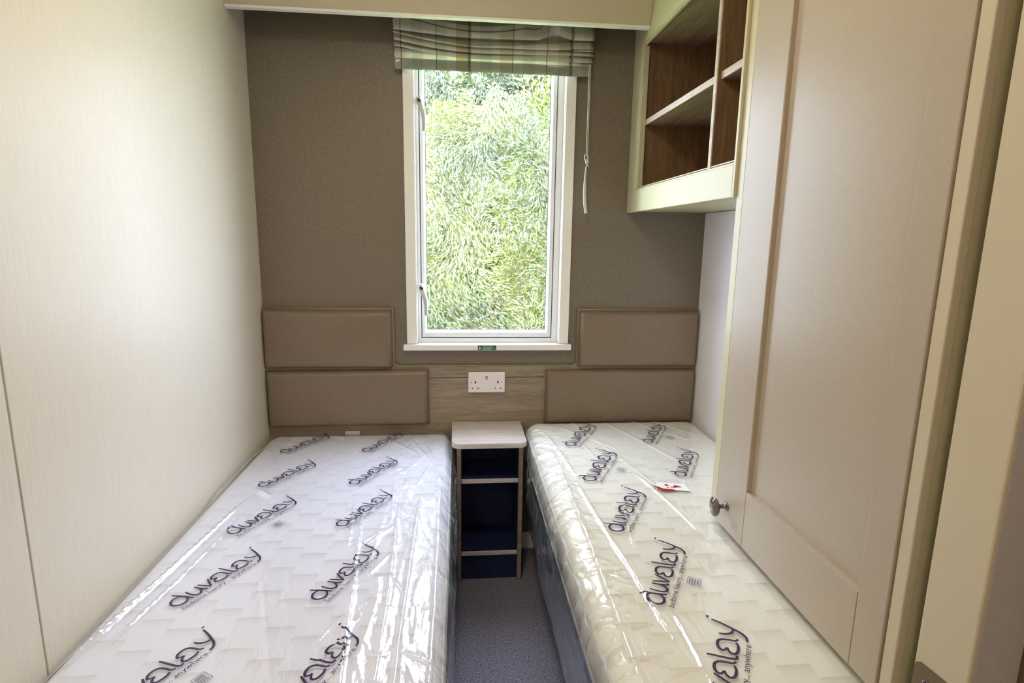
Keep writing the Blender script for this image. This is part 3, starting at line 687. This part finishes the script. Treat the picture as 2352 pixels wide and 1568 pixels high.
# red and white warning print, broken up by folds
u = .0105
WH = [([[(-3.2, -1.6), (6.2, -1.9), (5.6, 2.6), (-2.2, 3.0)]], (1.352, -.690), math.radians(-8), u)]
RD = [([[(-4.6, 1.5), (-3.0, .3), (-2.2, -1.0), (-3.4, -.4)], [(-3.0, .3), (-.6, -1.6), (-1.2, -2.6), (-2.9, -1.5)], [(-1.2, -1.0), (1.4, -1.2), (2.2, -2.1), (-1.0, -2.6)],
        [(-.4, 1.6), (.4, 1.9), (.9, 1.2), (.2, .8)], [(2.6, 1.5), (3.2, 1.1), (4.3, .2), (3.0, .3), (2.0, -.2), (1.8, .4)], [(1.0, .4), (1.8, .2), (1.4, -.3)], [(-.2, -.2), (.7, 0.), (.4, -.6)]], (1.352, -.690), math.radians(-8), u)]
print_on(fR, wR, WH, 'white_print', 'ink_white', .0012, label='white patch')
print_on(fR, wR, RD, 'red_print', 'ink_red', .0024, label='red broken warning print')

# ================================================================== OVERHEAD CABINET
XF = 1.392
cb = thing('overhead_cabinet', 'open cream-framed wall cabinet with brown wood shelves above the right bed', 'cabinet', (1.55, -.44, 1.405))
CY0, CY1 = -.872, -.001
bm = bmesh.new()
oy1, oy0, oz0, oz1 = -.098, -.862, 1.482, 1.985
box(bm, XF, XF+.018, oy1, CY1, 1.405, 2.255, .002); box(bm, XF, XF+.018, oy0, oy1, 1.405, oz0, .002); box(bm, XF, XF+.018, oy0, oy1, oz1, 2.255, .002); box(bm, XF, XF+.018, CY0, oy0, 1.405, 2.255, .001)
fin('face_frame', bm, 'cabinet_cream', cb)
bm = bmesh.new(); t_ = .006
for (a, b, c, d) in ((oy1-t_, oy1, oz0, oz1), (oy0, oy1, oz0, oz0+t_), (oy0, oy1, oz1-t_, oz1)): box(bm, XF+.004, XF+.014, a, b, c, d, .001)
for (a, b, c, d) in ((oy1-.016, oy1-.012, oz0+.01, oz1-.01), (oy0, oy1-.012, oz0+.010, oz0+.013)): box(bm, XF+.012, XF+.020, a, b, c, d)
fin('inner_bead', bm, 'cabinet_cream', cb)
bm = bmesh.new(); box(bm, XF+.016, RX-.002, CY0, CY1, 1.412, 1.428); fin('bottom_board', bm, 'cabinet_cream', cb)
bm = bmesh.new(); box(bm, XF+.018, RX-.010, oy0-.004, oy1-.008, 1.455, 1.475, .001); fin('floor_board', bm, 'walnut_deep', cb)
bm = bmesh.new(); box(bm, XF+.018, RX-.010, CY0, -.012, 1.990, 2.006); fin('top_board', bm, 'walnut_deep', cb)
bm = bmesh.new(); box(bm, RX-.010, RX-.002, CY0, CY1, 1.41, 2.01); fin('back_board', bm, 'walnut', cb)
bm = bmesh.new(); box(bm, XF+.018, RX-.010, oy1-.001, oy1+.014, 1.475, 1.99); fin('end_board', bm, 'walnut', cb)
bm = bmesh.new(); box(bm, XF+.018, RX-.010, CY0, oy0+.001, 1.475, 1.99); fin('end_board', bm, 'walnut', cb)
dv = -.700
fin('divider', B(XF+.014, RX-.010, dv-.008, dv+.008, 1.475, 1.990), 'walnut', cb)
fin('divider_edge', B(XF+.010, XF+.0142, dv-.008, dv+.008, 1.478, 1.988, .001), 'edge_oak', cb, label='pale front edge of the divider')
for (a, b) in ((dv+.008, oy1-.001), (oy0, dv-.008)):
    sh = fin('shelf', B(XF+.026, RX-.010, a, b, 1.712, 1.729), 'walnut_deep', cb)
    fin('shelf_edge', B(XF+.022, XF+.0262, a, b, 1.711, 1.730, .001), 'edge_oak', sh, label='pale front edge of the shelf')

# ================================================================== WARDROBE
wd = thing('wardrobe', 'tall beige wardrobe with a recessed-panel door overhanging the right bed', 'wardrobe', (1.55, -1.19, .60))
WF = 1.400; wz0 = ZR+.018
bm = bmesh.new()
box(bm, WF, WF+.02, -.903, -.874, wz0, 2.255, .001)               # front stile of the carcass
box(bm, WF+.004, RX-.004, -.892, -.876, wz0, 2.255)                 # side panels
box(bm, WF+.004, RX-.004, -1.500, -1.486, wz0, 2.255)
box(bm, WF+.020, RX-.004, -.892, -1.486, wz0, wz0+.016); box(bm, RX-.012, RX-.004, -1.486, -.892, wz0, 2.255); box(bm, WF+.02, RX-.004, -1.486, -.892, 2.24, 2.255)
fin('carcass', bm, 'cabinet_cream', wd)
bm = bmesh.new(); box(bm, WF+.0005, WF+.016, -1.5005, -1.4775, wz0, 2.255, .002); fin('end_stile', bm, 'beige_paint', wd)
# door: stiles and rails around a sunk panel with bevelled edges
dy0, dy1, dz0, dz1 = -1.4745, -.9065, ZR+.020, 2.24
py0, py1, pz0, pz1 = -1.414, -1.045, .737, 2.16
bm = bmesh.new(); T = .019
xs = WF-.002
box(bm, xs, xs+T, py1, dy1, dz0, dz1, .0022); box(bm, xs, xs+T, dy0, py0, dz0, dz1, .0022)
box(bm, xs, xs+T, py0+.0008, py1-.0008, dz0, pz0, .0012); box(bm, xs, xs+T, py0+.0008, py1-.0008, pz1, dz1, .0012)
dr = fin('door', bm, 'beige_door', wd, origin=(WF, dy0, dz0))
fin('door_panel', B(xs+.012, xs+.017, py0-.004, py1+.004, pz0-.004, pz1+.004), 'beige_door', dr)
kb = bmesh.new(); ky, kz = -.962, .661
lathe(kb, [(0, .0105), (.002, .0105), (.004, .0085), (.006, .0055), (.018, .005), (.024, .007), (.027, .0205), (.031, .0235), (.0335, .0225), (.034, .0175), (.0365, .0160), (.0385, .010), (.0395, 0.0005)], (xs, ky, kz), (-1, 0, 0), 32, sc=(1.0, 1.0))
fin('knob', kb, 'nickel', dr, smooth=True, label='round ridged metal knob')

# strike plate on the doorway lining
sp_ = thing('strike_plate', 'bronze door strike plate with a cross-head screw on the doorway lining', 'strike plate', (1.400, -1.56, .68))
bm = bmesh.new(); prism(bm, [(-1.592, .500), (-1.5375, .500), (-1.5375, .704), (-1.540, .712), (-1.546, .716), (-1.592, .720)], 'X', 1.3975, 1.3995)
fin('plate', bm, 'bronze', sp_)
bm = bmesh.new(); lathe(bm, [(0, .0062), (.001, .0058), (.0016, .003), (.0018, 0.0002)], (1.3975, -1.561, .694), (-1, 0, 0), 20); sc_ = fin('screw', bm, 'nickel', sp_)
bm = bmesh.new(); box(bm, 1.3955, 1.3959, -1.5645, -1.5575, .6933, .6947); box(bm, 1.3955, 1.3959, -1.5617, -1.5603, .6905, .6975); fin('screw_slot', bm, 'dark_hole', sp_)

# ================================================================== LAMPS
def ceiling_lamp(x, y, energy, label, size=.26, col=(1, .86, .68)):
    t = thing('ceiling_light', label, 'light', (x, y, 2.26), 'round ceiling lights')
    bm = bmesh.new(); lathe(bm, [(0, size*.5), (.020, size*.5), (.024, size*.48)], (x, y, 2.26), (0, 0, -1), 32); fin('lamp_base', bm, 'white_upvc', t, smooth=False)
    bm = bmesh.new(); lathe(bm, [(0, size*.44), (.014, size*.42), (.024, size*.30), (.028, .001)], (x, y, 2.236), (0, 0, -1), 32); fin('diffuser', bm, 'lampglass', t, smooth=True)
    ld = bpy.data.lights.new('bulb', 'AREA'); ld.shape = 'DISK'; ld.size = size; ld.energy = energy; ld.color = col
    lo = link(bpy.data.objects.new('bulb', ld)); lo.parent = t; lo.location = (0, 0, -.06)
ceiling_lamp(.70, -1.15, 7, 'round flush ceiling light over the gap between the beds')
ceiling_lamp(.20, -3.15, 13, 'round flush ceiling light in the hall behind the doorway', .30)
# sky portal in the window opening
pd = bpy.data.lights.new('window_portal', 'AREA'); pd.shape = 'RECTANGLE'; pd.size = .54; pd.size_y = 1.08
pd.cycles.is_portal = True; po = link(bpy.data.objects.new('window_portal', pd)); po.location = (.857, .085, 1.435); po.rotation_euler = (math.radians(-90), 0, 0)

# ================================================================== OUTSIDE
struct('ground', B(-6, 8, .09, 9, -.75, -.65), 'lawn')
def shrub(label, cx, cy, cz, rx, ry, rz, n, mat, ll, lw, seed, droop=.4, base=-.65):
    t = thing('leafy_shrub', label, 'shrub', (cx, cy, base), 'shrubs outside the window')
    g = np.random.default_rng(seed)
    # points on a lumpy ellipsoid, biased to the side facing the house
    d = g.normal(size=(n, 3)); d /= np.linalg.norm(d, axis=1)[:, None]; d[:, 1] = -np.abs(d[:, 1])*np.where(g.random(n) < .85, 1, -1)
    lump = 1+.22*(hashn(d[:, 0]*4+9, d[:, 2]*4+9, seed)-.5)+.16*(hashn(d[:, 0]*11+9, d[:, 2]*11+9, seed+1)-.5)
    rad = (1-.30*g.random(n)**1.6)*lump
    P = np.array([cx, cy, cz])+d*np.array([rx, ry, rz])*rad[:, None]
    P[:, 2] = np.maximum(P[:, 2], base+.03)
    # leaf direction follows local sprays
    ang = 2*math.pi*hashn(P[:, 0]*2.6+20, P[:, 2]*2.6+20, seed+5)*1.3+g.normal(0, .55, n)
    dirv = np.stack([np.cos(ang), -.35+.4*g.normal(size=n), np.sin(ang)-droop], 1); dirv /= np.linalg.norm(dirv, axis=1)[:, None]
    nr = g.normal(size=(n, 3)); nr[:, 1] -= 1.4; nr[:, 2] += .8; side = np.cross(dirv, nr); side /= np.linalg.norm(side, axis=1)[:, None]
    nn = np.cross(side, dirv)
    L1 = ll*(.6+.8*g.random(n))[:, None]; W1 = lw*(.6+.7*g.random(n))[:, None]
    a = P; b = P+dirv*L1*.45+side*W1*.5+nn*W1*.15; c = P+dirv*L1-nn*L1*.12; e = P+dirv*L1*.45-side*W1*.5+nn*W1*.15
    V = np.stack([a, b, c, e], 1).reshape(-1, 3); i = np.arange(n)*4
    Fq = np.concatenate([np.stack([i, i+1, i+2], 1), np.stack([i, i+2, i+3], 1)], 0)
    me = bpy.data.meshes.new('foliage'); me.vertices.add(len(V)); me.vertices.foreach_set('co', V.astype(np.float32).ravel())
    me.loops.add(Fq.size); me.loops.foreach_set('vertex_index', Fq.astype(np.int32).ravel())
    me.polygons.add(len(Fq)); me.polygons.foreach_set('loop_start', np.arange(0, Fq.size, 3, dtype=np.int32)); me.update(calc_edges=True)
    tone = np.clip(.5+.9*(hashn(P[:, 0]*3+5, P[:, 2]*3+5, seed+8)-.5)+.22*g.normal(size=n), 0, 1)
    at = me.attributes.new('tone', 'FLOAT', 'POINT'); at.data.foreach_set('value', np.repeat(tone, 4).astype(np.float32))
    finish('foliage', me, mat, t)
    bm = bmesh.new(); gg = random.Random(seed)
    for k in range(7):
        a0 = gg.uniform(-.25, .25)*rx; e0 = (cx+gg.uniform(-.7, .7)*rx, cy+gg.uniform(-.5, .5)*ry, cz+gg.uniform(.1, .6)*rz)
        tube(bm, catm([(cx+a0*.3, cy, base), (cx+a0, cy, base+(cz-base)*.5), e0], 5), [.035-.0028*q for q in range(11)], 7)
    fin('stem', bm, mat if False else 'bark', t, smooth=True)
shrub('large pale feathery shrub filling the middle of the window', 1.05, 3.1, .85, 1.35, .70, 1.62, 60000, 'leaf_pale', .056, .012, 21)
shrub('darker green bush at the upper left of the window view', -.42, 4.75, 1.2, 1.45, .70, 2.7, 40000, 'leaf_green', .075, .018, 22)
shrub('yellow-green bush at the right edge of the window view', 2.62, 4.75, 1.1, 1.45, .70, 2.7, 40000, 'leaf_yellow', .075, .020, 23)
shrub('mid-green bush furthest back, between and behind the other shrubs', 1.1, 6.6, 1.7, 2.3, .75, 3.4, 90000, 'leaf_green', .110, .036, 24)
